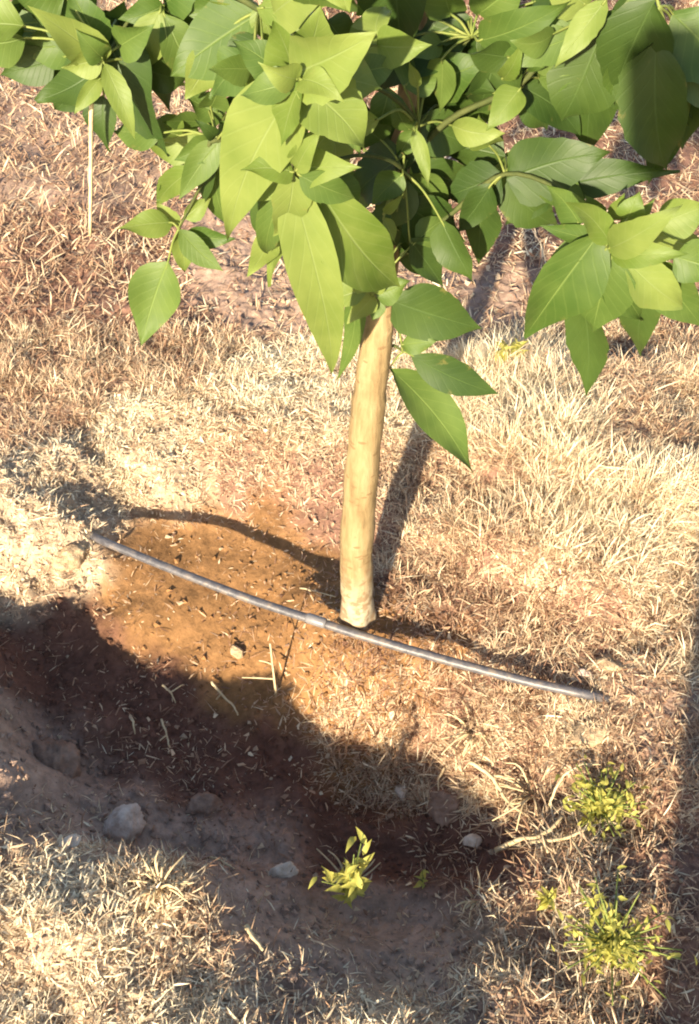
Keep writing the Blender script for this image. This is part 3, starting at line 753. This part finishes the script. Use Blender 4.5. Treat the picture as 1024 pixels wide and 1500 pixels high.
# smaller leaves packing the crown
PACK = [((30, 345), (-15, 105), (.80, .90), 20, (Y, D, K, D)), ((235, 350), (150, 300), (.79, .84), 9, (D, Y, D)), ((340, 560), (-10, 200), (.72, .80), 12, (Y, D, Y)),
        ((550, 760), (0, 215), (.82, .90), 15, (K, D, K, Y)), ((760, 1000), (0, 130), (.80, .88), 13, (D, K, D)), ((850, 1010), (300, 420), (.76, .82), 6, (Y, D)), ((560, 650), (260, 370), (.80, .84), 4, (D, K))]
for (x0, x1), (y0, y1), (d0, d1), n_, mats in PACK:
    for i in range(n_):
        px, py = rl.uniform(x0, x1), rl.uniform(y0, y1)
        nd = min(NP, key=lambda k: (NODES[k][0] - px) ** 2 + (NODES[k][1] - py) ** 2)
        a = math.atan2(py - NODES[nd][1], px - NODES[nd][0]) + rl.uniform(-.9, .9)
        ln = rl.uniform(58, 112); yy = rl.uniform(d0, d1)
        leaf(nd, (px, py), yy, (px + ln * math.cos(a), py + ln * .8 * math.sin(a) + .25 * ln), yy + rl.uniform(-.04, .04), ln * rl.uniform(.46, .68), rl.choice(mats), rl.uniform(-42, 42))
# dried stalk hanging from the left cluster
P = catmull([aty(140, 105, .80), aty(134, 150, .79), aty(133, 240, .785), aty(132, 345, .785)], 6)
V, F = tube(P, np.linspace(.0024, .0016, len(P)), 6, jit=.06)
o = mesh_obj('dry_stalk', local(V), F, M['dry'], tree)

# ------------------------------------------------------------------ irrigation pipe
PIPE_PX = [(60, 750, -.05), (118, 776, -.012), (146, 790, .020), (200, 813, .020), (280, 845, .016), (370, 879, .010), (455, 907, .010), (520, 928, .010), (600, 952, .010), (690, 977, .014), (780, 1000, .018), (845, 1014, .022), (885, 1023, .010), (930, 1034, -.025), (1000, 1050, -.03)]
PP = catmull([at(a, b, z) for a, b, z in PIPE_PX], 8)
pbase = PP[len(PP) // 2]
pipe = empty('irrigation_pipe', pbase)
tag(pipe, 'thin grey plastic drip irrigation pipe lying across the basin past the trunk', 'pipe')
V, F = tube(PP, .0070, 12)
mesh_obj('hose', V - pbase, F, M['pipe'], pipe)
dp = at(463, 909, .018)
dv = (at(520, 928, .018) - at(455, 907, .018)); dv /= np.linalg.norm(dv)
V, F = tube([dp - dv * .016, dp - dv * .012, dp + dv * .012, dp + dv * .016], [.0072, .0083, .0083, .0072], 12)
mesh_obj('dripper', V - pbase, F, M['pipe_fit'], pipe)

# ------------------------------------------------------------------ stones and clods
def rock(name, px, py, wpx, hpx, mat, label, cat='stone', group=None, seed=0, sink=.4, sub=4, rough=.05):
    p = on_ground(px, py + hpx * .25)
    dist = np.linalg.norm(p - CAMP)
    rx, rz = wpx / 2 * dist / FPX, hpx / 2 * dist / FPX
    bm = bmesh.new()
    bmesh.ops.create_icosphere(bm, subdivisions=sub, radius=1)
    rs = np.random.default_rng(seed + 100)
    dirs = rs.normal(size=(9, 3)); dirs /= np.linalg.norm(dirs, axis=1)[:, None]
    cut = rs.uniform(.5, .95, 9)
    ph = rs.uniform(0, 6, 6)
    for v_ in bm.verts:
        q = np.array(v_.co)
        k = 1.0
        for dd, cc in zip(dirs, cut):
            s = q.dot(dd)
            if s > 1e-3: k = min(k, cc / s * .85 + .15 if s > cc else 1)
        nzv = .06 * math.sin(5 * q[0] + ph[0]) * math.sin(4.3 * q[1] + ph[1]) + .035 * math.sin(11 * q[2] + ph[2] + 5 * q[0]) + .02 * math.sin(19 * q[1] + ph[3] + 13 * q[0])
        nzv += rough * (math.sin(23 * q[0] + 17 * q[1] + ph[4]) * math.sin(21 * q[2] + ph[5]) * .6 + .4 * math.sin(37 * q[1] + 31 * q[2] + ph[1]))
        q = q * (k + nzv)
        v_.co = (q[0] * rx * 1.08, q[1] * rx * .8, q[2] * rz)
    me = bpy.data.meshes.new(name)
    bm.to_mesh(me); bm.free()
    me.polygons.foreach_set('use_smooth', [True] * len(me.polygons))
    me.materials.append(M[mat])
    o = link(bpy.data.objects.new(name, me))
    o.location = (p[0], p[1], p[2] + rz * (1 - 2 * sink))
    o.rotation_euler = (random.uniform(-.2, .2), random.uniform(-.2, .2), random.uniform(0, 6.28))
    return tag(o, label, cat, group)

rock('stone', 180, 1198, 66, 52, 'stone_grey', 'grey rounded stone, largest in the shaded near slope of the basin', seed=1)
rock('stone', 416, 1271, 42, 32, 'stone_pale', 'pale whitish stone beside the sunlit sprout in the hollow', seed=2)
rock('stone', 348, 950, 24, 22, 'straw_clod', 'small pale pebble on sunlit wet soil below the pipe', seed=3)
rock('stone', 588, 1157, 24, 22, 'stone_pale', 'small tan pebble at the bottom of the shaded hollow', seed=4)
rock('stone', 692, 1228, 26, 24, 'stone_pale', 'small yellowish pebble beside dry twigs at the edge of hollow', seed=6)
rock('stone', 100, 1236, 34, 18, 'stone_pale', 'flat pale stone on the rim near the large grey stone', seed=7)
rock('earth_clod', 82, 1102, 80, 60, 'clod', 'large low brown earth clod in the shade above the grey stone', 'clod', seed=8, sink=.5, rough=.13)
rock('earth_clod', 860, 1068, 56, 26, 'straw_clod', 'long pale earth clod below the right end of the pipe', 'clod', seed=9, rough=.09, sink=.45)
rock('earth_clod', 888, 968, 44, 30, 'straw_clod', 'pale earth clod above the right end of the pipe', 'clod', seed=10, rough=.09, sink=.45)
rock('earth_clod', 856, 985, 22, 20, 'stone_grey', 'small grey lump where the pipe goes under the straw', 'clod', seed=11)
rock('earth_clod', 650, 1165, 60, 50, 'clod', 'brown earth clod leaning on the wall of the hollow below dry grass', 'clod', seed=12, sink=.5, rough=.14)
rock('earth_clod', 105, 805, 56, 34, 'straw_clod', 'pale straw covered clod below the left end of pipe', 'clod', seed=13, sink=.5, rough=.13)
rock('earth_clod', 300, 1175, 50, 30, 'clod', 'low brown earth clod in the shade, right of the grey stone', 'clod', seed=14, sink=.5, rough=.14)

# ------------------------------------------------------------------ twigs and dry stalks
def twig(label, pts, r0, mat='twig', cat='twig', lift=.004, side=None, group=None, name='twig'):
    g = [on_ground(px, py) + np.array([0, 0, lift + up]) for px, py, up in pts]
    b0 = g[0]
    P = catmull(g, 5)
    P = P + RNG.normal(0, .0006, P.shape)
    V, F = tube(P, np.linspace(r0, r0 * .55, len(P)), 6, jit=.12)
    if side is None:
        o = mesh_obj(name, V, F, M[mat], None, origin=b0)
        return tag(o, label, cat, group)
    t = empty(name, b0); tag(t, label, cat, group)
    mesh_obj('stem', V - b0, F, M[mat], t)
    for sd in side:
        gs = [on_ground(px, py) + np.array([0, 0, lift + up]) for px, py, up in sd]
        Vs, Fs = tube(catmull(gs, 4), np.linspace(r0 * .75, r0 * .4, 4 * (len(gs) - 1) + 1), 5, jit=.1)
        mesh_obj('side_shoot', Vs - b0, Fs, M[mat], t)
    return t

# upright stalk in the hollow
def stalk(label, px, py, htop, r, lean=(0, 0), mat='dry', name='dry_stalk', side=()):
    b0 = on_ground(px, py)
    d = np.linalg.norm(b0 - CAMP)
    h = htop * d / FPX / CP * .86
    t = empty(name, b0); tag(t, label, 'dry stalk')
    P = catmull([np.zeros(3), np.array([lean[0] * .3, lean[1] * .3, h * .5]), np.array([lean[0], lean[1], h])], 5)
    V, F = tube(P, np.linspace(r, r * .6, len(P)), 6, jit=.12)
    mesh_obj('stem', V, F, M[mat], t)
    for z0, dx, dz in side:
        a = np.array([lean[0] * z0, lean[1] * z0, h * z0])
        V, F = tube(catmull([a, a + np.array([dx * .5, 0, dz * .7]), a + np.array([dx, 0, dz])], 4), np.linspace(r * .7, r * .4, 9), 5, jit=.1)
        mesh_obj('side_shoot', V, F, M[mat], t)
stalk('straight pale stalk standing upright in the basin below the pipe', 405, 1022, 105, .0022, (.0, .0), side=((.35, -.05, .004), (.62, -.02, .012)))
twig('curved pale twig lying in shade left of the upright stalk', [(312, 1008, .012), (325, 1025, .015), (340, 1038, .01), (350, 1052, .004)], .0024, 'dry', side=[[(325, 1025, .012), (318, 1030, .004)]])
twig('tiny forked pale twig on dark soil left of the curved one', [(240, 1012, .01), (252, 1022, .012), (258, 1034, .006)], .002, 'dry', side=[[(252, 1022, .012), (270, 1010, .012)]])
twig('small pale straw lying deeper in the shade of the basin', [(238, 1060, .01), (246, 1082, .008), (250, 1100, .004)], .002, 'dry', side=[[(246, 1082, .008), (236, 1090, .008)]])
twig('short bent straw in shade above low brown clod', [(196, 1060, .012), (200, 1080, .008)], .002, 'dry')
twig('tan twig slanting down the wall of the hollow below dry grass', [(685, 1128, .02), (715, 1150, .022), (740, 1185, .02), (775, 1205, .01)], .0036, 'dry', side=[[(715, 1150, .02), (735, 1148, .02)]])
twig('long thin twig running across straw toward the round green weed', [(775, 1240, .012), (830, 1236, .018), (880, 1212, .022), (935, 1196, .012)], .0027, 'dry', side=[[(830, 1236, .018), (850, 1262, .012)], [(880, 1212, .022), (905, 1220, .02)]])
twig('forked pale twig beside the yellowish pebble', [(725, 1252, .008), (755, 1238, .014), (790, 1232, .012), (820, 1205, .014)], .004, 'dry', side=[[(755, 1238, .014), (738, 1222, .01)], [(790, 1232, .012), (800, 1255, .008)]])
twig('thin arched twig leaning over the straw below the pipe end', [(800, 1190, .01), (815, 1160, .03), (840, 1140, .035), (875, 1130, .012)], .002, 'dry')
twig('dark slender twig between the two green weeds', [(840, 1290, .012), (868, 1300, .014), (900, 1285, .012), (940, 1300, .008)], .0024, 'twig', side=[[(900, 1285, .012), (915, 1262, .02)]])
twig('pale chip of straw lying on grey dust below the sprout', [(362, 1362, .008), (372, 1378, .01), (386, 1396, .006)], .0036, 'dry')
twig('short pale straw in grey dust left of the sprout', [(310, 1262, .01), (328, 1268, .012), (345, 1278, .006)], .002, 'dry')
twig('thin straw lying loose on the washed orange floor beside trunk', [(440, 865, .004), (462, 872, .004), (492, 880, .006)], .0015, 'dry')
twig('thin twig in pale straw right of the pointed leaf', [(880, 700, .02), (915, 705, .026), (950, 704, .016)], .0022, 'dry')
twig('long pale straw bridging the wall of the hollow', [(650, 1130, .01), (640, 1160, .02), (645, 1200, .01)], .0018, 'dry')

# dry weed clumps with many stalks
def dry_clump(label, px, py, n, size, seed, up=.6):
    rs = random.Random(seed)
    b0 = on_ground(px, py)
    t = empty('dry_weed', b0); tag(t, label, 'dry weed')
    for i in range(n):
        a = rs.uniform(0, 6.28); L = size * rs.uniform(.5, 1.1); e = rs.uniform(.15, 1.0) * up
        d = np.array([math.cos(a), math.sin(a), 0])
        o0 = d * rs.uniform(0, .25) * size
        P = [o0, o0 + d * L * .5 + np.array([0, 0, L * e]), o0 + d * L * rs.uniform(.8, 1.1) + np.array([rs.uniform(-.2, .2) * L, rs.uniform(-.2, .2) * L, L * e * rs.uniform(.3, 1.2)])]
        V, F = tube(catmull(P, 4), np.linspace(.0019, .0009, 9), 5, jit=.15)
        mesh_obj('stalk', V, F, M['dry'], t)
dry_clump('pale dry weed clump on the sunlit rim near pale stone', 235, 1300, 34, .034, 5, .9)
dry_clump('flattened dry weed with long arching stalks round the sprout', 512, 1296, 12, .055, 6, .4)
dry_clump('tangled dry weed among straw below the right pipe end', 780, 1165, 20, .06, 7)
dry_clump('pale dry weed tuft in straw beside tangled twigs', 700, 1320, 12, .035, 8)
dry_clump('golden dry weed growing on the wall below the pipe', 690, 1075, 26, .05, 9, .8)

# ------------------------------------------------------------------ green weeds
def weed(label, px, py, n, size, leafpx, seed, spread=1.0, narrow=.42, fuzz=.07):
    rs = random.Random(seed)
    b0 = on_ground(px, py)
    t = empty('green_weed', b0); tag(t, label, 'weed')
    ml = []
    for k in range(4):
        V, F, UV = leaf_mesh(np.zeros(3), np.array([1., 0, 0]), np.array([0, 1., 0]), np.array([0, 0, 1.]), 1.0, narrow * rs.uniform(.8, 1.2), .25, rs.uniform(.03, .14), rs.uniform(-.5, .5), .04, seed * 7 + k, ns=5)
        me = bpy.data.meshes.new('weed_leaf'); me.from_pydata([tuple(v_) for v_ in V], [], F)
        me.polygons.foreach_set('use_smooth', [True] * len(me.polygons))
        ul = me.uv_layers.new(name='UVMap')
        for lp in me.loops: ul.data[lp.index].uv = UV[lp.vertex_index]
        me.materials.append(M['weed']); ml.append(me)
    ns_ = max(3, n // 6)
    stems = []
    for i in range(ns_):
        a = rs.uniform(0, 6.28); rr = size * spread * rs.uniform(.15, .8)
        top = np.array([math.cos(a) * rr, math.sin(a) * rr, size * rs.uniform(.45, 1.0)])
        P = catmull([np.zeros(3), top * np.array([.35, .35, .6]), top], 5)
        V, F = tube(P, np.linspace(.0017, .0008, len(P)), 5)
        mesh_obj('stem', V, F, M['petiole'], t); stems.append(P)
    for i in range(n):
        P = stems[i % ns_]; q = P[rs.randint(len(P) // 3, len(P) - 1)] + np.array([rs.gauss(0, 1), rs.gauss(0, 1), rs.gauss(0, .8)]) * size * fuzz
        o = link(bpy.data.objects.new('leaf', ml[i % 4]), t)
        L = leafpx * np.linalg.norm(b0 - CAMP) / FPX * rs.uniform(.6, 1.15)
        o.location = tuple(q); o.scale = (L, L, L)
        o.rotation_euler = (rs.uniform(-.5, .5), rs.uniform(-.7, .35), rs.uniform(0, 6.28))
    return t
weed('small bright yellow green sprout lit by sun in the dark hollow', 514, 1318, 60, .15, 25, 1, .34, .42, .03)
weed('bushy yellow green weed in straw below the right pipe end', 875, 1195, 260, .065, 14, 2, 1.1, .40, .09)
weed('wide low yellow green weed among straw by the lower rim', 890, 1390, 295, .068, 15, 3, 1.5, .40, .10)
weed('small pale green weed in straw beyond the pointed leaves', 742, 530, 26, .045, 26, 4, .7)
weed('tiny pale seedling on grey dust right of the sprout', 620, 1295, 8, .02, 16, 5, .8)
weed('tiny weed seedling among straw right of the sprout', 800, 1320, 14, .03, 18, 6, .9)

# ------------------------------------------------------------------ litter: dry grass and crumbs of earth
def sample(n, box, seed):
    g = np.random.default_rng(seed)
    return np.c_[g.uniform(box[0], box[1], n), g.uniform(box[2], box[3], n)]

def in_view(P, m=.12):
    x, y = P[:, 0], P[:, 1]
    return np.abs(x) < (.26 + m + .42 * y)

TONES = np.array([[.17, .085, .052], [.33, .19, .115], [.51, .345, .215], [.68, .53, .345], [.82, .71, .50]])
def tone_col(t, g):
    t = np.clip(t + g.normal(0, .23, len(t)), 0, 1) * 3.999
    i = t.astype(int); f = (t - i)[:, None]
    c = TONES[i] * (1 - f) + TONES[np.minimum(i + 1, 4)] * f
    return c * g.uniform(.78, 1.12, (len(c), 1))

def blades(name, n, box, seed, label, lenk=1.0, widk=1.0, curlk=1.0, dens=1.0, tuft=0):
    g = np.random.default_rng(seed)
    P = sample(n, box, seed)
    P = P[in_view(P)]
    if tuft:
        ctr = P[g.random(len(P)) < 1.0 / tuft]
        k_ = g.integers(0, len(ctr), len(P))
        off = g.normal(0, 1, (len(P), 2)) * .0075
        P = ctr[k_] + off
    zn = zones(P)
    clump = .22 + 1.5 * np.clip(.43 + 1.4 * fbm(P[:, 0], P[:, 1], 45, 3, seed), 0, 1)
    keep = g.random(len(P)) < zn[:, 4] ** 1.15 * clump * dens
    P, zn = P[keep], zn[keep]
    n = len(P)
    z = ground_z(P[:, 0], P[:, 1])
    az = g.uniform(0, 2 * np.pi, n)
    if tuft:
        off = off[keep]; az = np.arctan2(off[:, 1], off[:, 0]) + g.normal(0, .5, n)
    el = np.abs(g.normal(0, 1, n)) * zn[:, 7] * .75 + g.uniform(.02, .35, n)
    el = np.clip(el + (np.abs(g.normal(.45, .3, n)) if tuft else 0), 0, 1.45)
    L = zn[:, 6] * lenk * (.3 + 1.1 * g.random(n) ** 1.6)
    W = (.00035 + .0011 * g.random(n) ** 1.8) * widk
    d = np.c_[np.cos(az) * np.cos(el), np.sin(az) * np.cos(el), np.sin(el)]
    s = np.c_[-np.sin(az), np.cos(az), g.normal(0, .5, n)]
    s /= np.linalg.norm(s, axis=1)[:, None]
    bend = np.c_[g.normal(0, .35, n), g.normal(0, .35, n), -g.uniform(.0, .5, n)] * curlk
    O = np.c_[P, z + g.uniform(-.002, .006, n)]
    v0 = O - s * W[:, None] * .7; v1 = O + s * W[:, None] * .7
    mid = O + d * (L * .5)[:, None] + bend * (L * .12)[:, None]
    v2 = mid - s * W[:, None]; v3 = mid + s * W[:, None]
    tip = O + d * L[:, None] + bend * (L * .45)[:, None]
    V = np.stack([v0, v1, v2, v3, tip], 1)
    gz = ground_z(V[..., 0].ravel(), V[..., 1].ravel()).reshape(n, 5)
    V[..., 2] = np.maximum(V[..., 2], gz + .0008)
    k = np.arange(n)[:, None] * 5
    F = np.concatenate([k + [0, 1, 3], k + [0, 3, 2], k + [2, 3, 4]], 0)
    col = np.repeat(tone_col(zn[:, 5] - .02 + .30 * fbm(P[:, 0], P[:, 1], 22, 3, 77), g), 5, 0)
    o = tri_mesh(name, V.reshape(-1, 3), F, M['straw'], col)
    return tag(o, label, 'grass', kind='stuff')

def flakes(name, n, box, seed, label, smin, smax):
    g = np.random.default_rng(seed)
    P = sample(n, box, seed); P = P[in_view(P)]
    zn = zones(P)
    cl = .25 + 1.4 * np.clip(.42 + 1.4 * fbm(P[:, 0], P[:, 1], 30, 3, seed), 0, 1)
    keep = g.random(len(P)) < np.clip(zn[:, 4] * .8 + .05 * zn[:, 3], 0, 1) * cl
    P, zn = P[keep], zn[keep]; n = len(P)
    sz = smin + (smax - smin) * g.random(n) ** 2.2
    # a bent, torn scrap: five rim points round a raised middle
    th = np.sort(g.uniform(0, 2 * np.pi, (n, 5)), 1)
    r = g.uniform(.45, 1.1, (n, 5)); asp = g.uniform(.3, .8, (n, 1))
    x, y = np.cos(th) * r, np.sin(th) * r * asp
    zc = (x ** 2) * g.normal(.2, .45, (n, 1)) + y * g.normal(0, .45, (n, 1)) + x * g.normal(0, .3, (n, 1))
    a = g.uniform(0, 6.28, (n, 1)); X = x * np.cos(a) - y * np.sin(a); Y_ = x * np.sin(a) + y * np.cos(a)
    V = np.concatenate([np.stack([X, Y_, zc], -1), np.zeros((n, 1, 3)) + np.array([0, 0, .12])], 1) * sz[:, None, None]
    V += np.c_[P, ground_z(P[:, 0], P[:, 1]) + sz * .3 + .002][:, None]
    f = np.array([[0, 1, 5], [1, 2, 5], [2, 3, 5], [3, 4, 5], [4, 0, 5]])
    F = (np.arange(n)[:, None, None] * 6 + f[None]).reshape(-1, 3)
    col = tone_col(zn[:, 5] - .05, g)
    o = tri_mesh(name, V.reshape(-1, 3), F, M['straw'], np.repeat(col, 6, 0))
    return tag(o, label, 'litter', kind='stuff')

NEAR = (-.95, .95, .2, 1.5)
FAR = (-1.9, 1.9, 1.5, 3.9)
blades('dry_grass', 330000, NEAR, 1, 'short dry straw and cut grass covering the ground round the basin')
blades('dry_grass', 300000, FAR, 2, 'brownish dry grass on the ground beyond the tree', 1.2, 1.5)

blades('dry_grass_tufts', 260000, NEAR, 3, 'pale rooted tufts of dry grass around the basin, bushiest right of trunk', 1.15, .8, 1.4, tuft=38)

def crumbs(name, n, box, seed, label, smin, smax):
    g = np.random.default_rng(seed)
    P = sample(n, box, seed); P = P[in_view(P)]
    zn = zones(P)
    keep = g.random(len(P)) < (zn[:, 3] * .6 - .05) * (.4 + .9 * np.clip(.5 + fbm(P[:, 0], P[:, 1], 25, 3, seed), 0, 1))
    P, zn = P[keep], zn[keep]
    n = len(P)
    z = ground_z(P[:, 0], P[:, 1])
    sz = smin + (smax - smin) * g.random(n) ** 5
    oct_ = np.array([[1, 0, 0], [0, 1, 0], [-1, 0, 0], [0, -1, 0], [0, 0, 1], [0, 0, -1]], float)
    V = oct_[None] * g.uniform(.55, 1.1, (n, 6, 1)) + g.normal(0, .16, (n, 6, 3))
    a = g.uniform(0, 6.28, n); ca, sa = np.cos(a), np.sin(a)
    x = V[..., 0] * ca[:, None] - V[..., 1] * sa[:, None]; y = V[..., 0] * sa[:, None] + V[..., 1] * ca[:, None]
    V = np.stack([x, y, V[..., 2] * g.uniform(.5, .9, (n, 1))], -1) * sz[:, None, None]
    V += np.c_[P, z + sz * .25][:, None]
    f = np.array([[0, 1, 4], [1, 2, 4], [2, 3, 4], [3, 0, 4], [1, 0, 5], [2, 1, 5], [3, 2, 5], [0, 3, 5]])
    F = (np.arange(n)[:, None, None] * 6 + f[None]).reshape(-1, 3)
    col = zn[:, :3] * g.uniform(.75, 1.25, (n, 1))
    pale = g.random(n) < .12 * zn[:, 4] + .02
    col[pale] = col[pale] * .3 + np.array([.42, .33, .22]) * .7
    o = tri_mesh(name, V.reshape(-1, 3), F, M['crumb'], np.repeat(col, 6, 0))
    return tag(o, label, 'soil', kind='stuff')
flakes('dead_leaf_litter', 60000, NEAR, 8, 'torn scraps of pale dead leaves strewn among the straw round the basin', .002, .0095)
flakes('dead_leaf_litter', 40000, FAR, 9, 'scraps of brown dead leaves strewn on the ground beyond the tree', .003, .013)
crumbs('soil_crumbs', 110000, NEAR, 5, 'loose crumbs of brown earth in and around the basin', .0010, .0080)
crumbs('soil_crumbs', 25000, FAR, 6, 'loose crumbs of earth on the ground beyond the tree', .002, .012)

# ------------------------------------------------------------------ the photographer, whose shadow falls on the right of the picture
M['skin'] = mat_noise('skin', (.30, .17, .11), (.36, .21, .14), 30, .55, .05)
M['shirt'] = mat_noise('shirt_cloth', (.10, .13, .20), (.14, .18, .26), 180, .9, .3)
M['trouser'] = mat_noise('trouser_cloth', (.05, .05, .06), (.08, .08, .09), 180, .9, .3)
M['hair'] = mat_noise('hair', (.015, .010, .008), (.04, .03, .02), 120, .6, .5)
M['phone'] = mat_noise('phone_glass', (.015, .015, .018), (.02, .02, .024), 10, .2, .0, spec=.5)
AX = Vector((0, CP, -SP)); UPV = Vector((0, SP, CP))
LENS = Vector((0, 0, CAM_H)) - AX * .012
PX, PY = .265, -.50
gzp = float(ground_z(PX, PY)[0])

def skin_obj(name, verts, edges, mat, root=0, sub=2, parent=None):
    me = bpy.data.meshes.new(name)
    me.from_pydata([v_[0] for v_ in verts], edges, [])
    o = link(bpy.data.objects.new(name, me), parent)
    md = o.modifiers.new('skin', 'SKIN'); md.use_smooth_shade = True
    sv = me.skin_vertices[0].data
    for i, v_ in enumerate(verts):
        r = v_[1]; sv[i].radius = (r, r) if not isinstance(r, tuple) else r
        sv[i].use_root = (i == root)
    ms = o.modifiers.new('sub', 'SUBSURF'); ms.levels = sub; ms.render_levels = sub
    me.materials.append(mat)
    return o

person = empty('person', (PX, PY, gzp))
tag(person, 'standing person in blue shirt and dark trousers holding up a phone', 'person')
pc = LENS - UPV * .06                       # centre of the phone
def pl(v_): return tuple(Vector(v_) - Vector((PX, PY, gzp)))
wr = pc + Vector((.055, -.065, -.05))
verts = [((0, 0, .92), (.125, .10)), ((0, 0, 1.08), (.115, .09)), ((0, .01, 1.24), (.135, .10)), ((0, .01, 1.37), (.11, .08)), ((0, .03, 1.45), .052), ((0, .06, 1.52), .06), ((0, .065, 1.60), (.077, .09)), ((0, .06, 1.68), (.06, .07)),
 ((-.09, 0, .86), .085), ((-.10, .015, .50), .058), ((-.10, -.02, .09), .038), ((-.10, -.03, .035), .035), ((-.11, .14, .025), .03),
 ((.09, 0, .86), .085), ((.10, .015, .50), .058), ((.10, -.02, .09), .038), ((.10, -.03, .035), .035), ((.11, .14, .025), .03),
 ((-.17, .01, 1.38), .06), ((-.22, .14, 1.17), .044), (pl(wr), .026),
 ((.17, .01, 1.38), .06), ((.25, -.01, 1.11), .044), ((.26, .08, .89), .026)]
edges = [(0, 1), (1, 2), (2, 3), (3, 4), (4, 5), (5, 6), (6, 7), (0, 8), (8, 9), (9, 10), (10, 11), (11, 12), (0, 13), (13, 14), (14, 15), (15, 16), (16, 17), (3, 18), (18, 19), (19, 20), (3, 21), (21, 22), (22, 23)]
# hand on the phone: palm and five fingers
palm = len(verts)
pm = wr + Vector((-.012, .03, .03))
verts.append((pl(pm), (.022, .016))); edges.append((20, palm))
for k in range(4):
    b_ = pm + UPV * (.022 - .016 * k) + AX * .006
    c_ = pc + Vector((.046, 0, 0)) + UPV * (.012 - .019 * k) - AX * .004
    t_ = pc + Vector((.028 + .004 * (k % 2), 0, 0)) + UPV * (.010 - .019 * k) + AX * .013
    i0 = len(verts)
    verts += [(pl(b_), .010), (pl(c_), .0085), (pl(t_), .0075)]
    edges += [(palm, i0), (i0, i0 + 1), (i0 + 1, i0 + 2)]
i0 = len(verts)
verts += [(pl(pm + UPV * .01 - AX * .022 + Vector((-.012, 0, 0))), .011), (pl(pc + Vector((.012, 0, 0)) + UPV * .012 - AX * .018), .009)]
edges += [(palm, i0), (i0, i0 + 1)]
# relaxed other hand
p2 = len(verts)
verts.append(((.262, .11, .82), (.018, .03))); edges.append((23, p2))
for k in range(4):
    i0 = len(verts); fy = .085 + .018 * k
    verts += [((.262, fy + .01, .775), .009), ((.256, fy + .012, .735 + .006 * abs(k - 1.5)), .008), ((.244, fy + .01, .71 + .008 * abs(k - 1.5)), .007)]
    edges += [(p2, i0), (i0, i0 + 1), (i0 + 1, i0 + 2)]
i0 = len(verts)
verts += [((.25, .145, .80), .010), ((.24, .155, .765), .0085)]; edges += [(p2, i0), (i0, i0 + 1)]
body = skin_obj('body', verts, edges, M['skin'], 0, 2, person)
clo = [(v_[0], (tuple(x * 1.10 + .004 for x in v_[1]) if isinstance(v_[1], tuple) else v_[1] * 1.12 + .004)) for v_ in verts]
sh = [clo[i] for i in (0, 1, 2, 3, 18, 21)] + [(tuple(np.array(verts[18][0]) * .35 + np.array(verts[19][0]) * .65), .058), (tuple(np.array(verts[21][0]) * .35 + np.array(verts[22][0]) * .65), .058)]
skin_obj('shirt', sh, [(0, 1), (1, 2), (2, 3), (3, 4), (3, 5), (4, 6), (5, 7)], M['shirt'], 0, 2, person)
trs = [clo[i] for i in (0, 8, 9, 10, 13, 14, 15)]
skin_obj('trousers', trs, [(0, 1), (1, 2), (2, 3), (0, 4), (4, 5), (5, 6)], M['trouser'], 0, 2, person)
skin_obj('hair', [((0, .03, 1.60), .075), ((0, .04, 1.66), (.075, .082)), ((0, .045, 1.705), (.055, .06))], [(0, 1), (1, 2)], M['hair'], 1, 2, person)

phone = empty('mobile_phone', pc)
tag(phone, 'black mobile phone held up in one hand above the tree', 'phone')
def slab(name, hw, hh, hd, mat, off):
    bm = bmesh.new(); bmesh.ops.create_cube(bm, size=2)
    for v_ in bm.verts: v_.co = (v_.co.x * hw, v_.co.y * hh, v_.co.z * hd)
    up_ = [e for e in bm.edges if abs(e.verts[0].co.z - e.verts[1].co.z) > hd]
    bmesh.ops.bevel(bm, geom=up_, offset=.014, segments=6, affect='EDGES')
    me = bpy.data.meshes.new(name); bm.to_mesh(me); bm.free(); me.materials.append(mat)
    o = link(bpy.data.objects.new(name, me), phone)
    o.location = off
    return o
phone.rotation_euler = cam.rotation_euler
slab('case', .037, .074, .004, M['phone'], (0, 0, .004))
slab('screen', .034, .069, .0006, M['phone'], (0, 0, .0086))
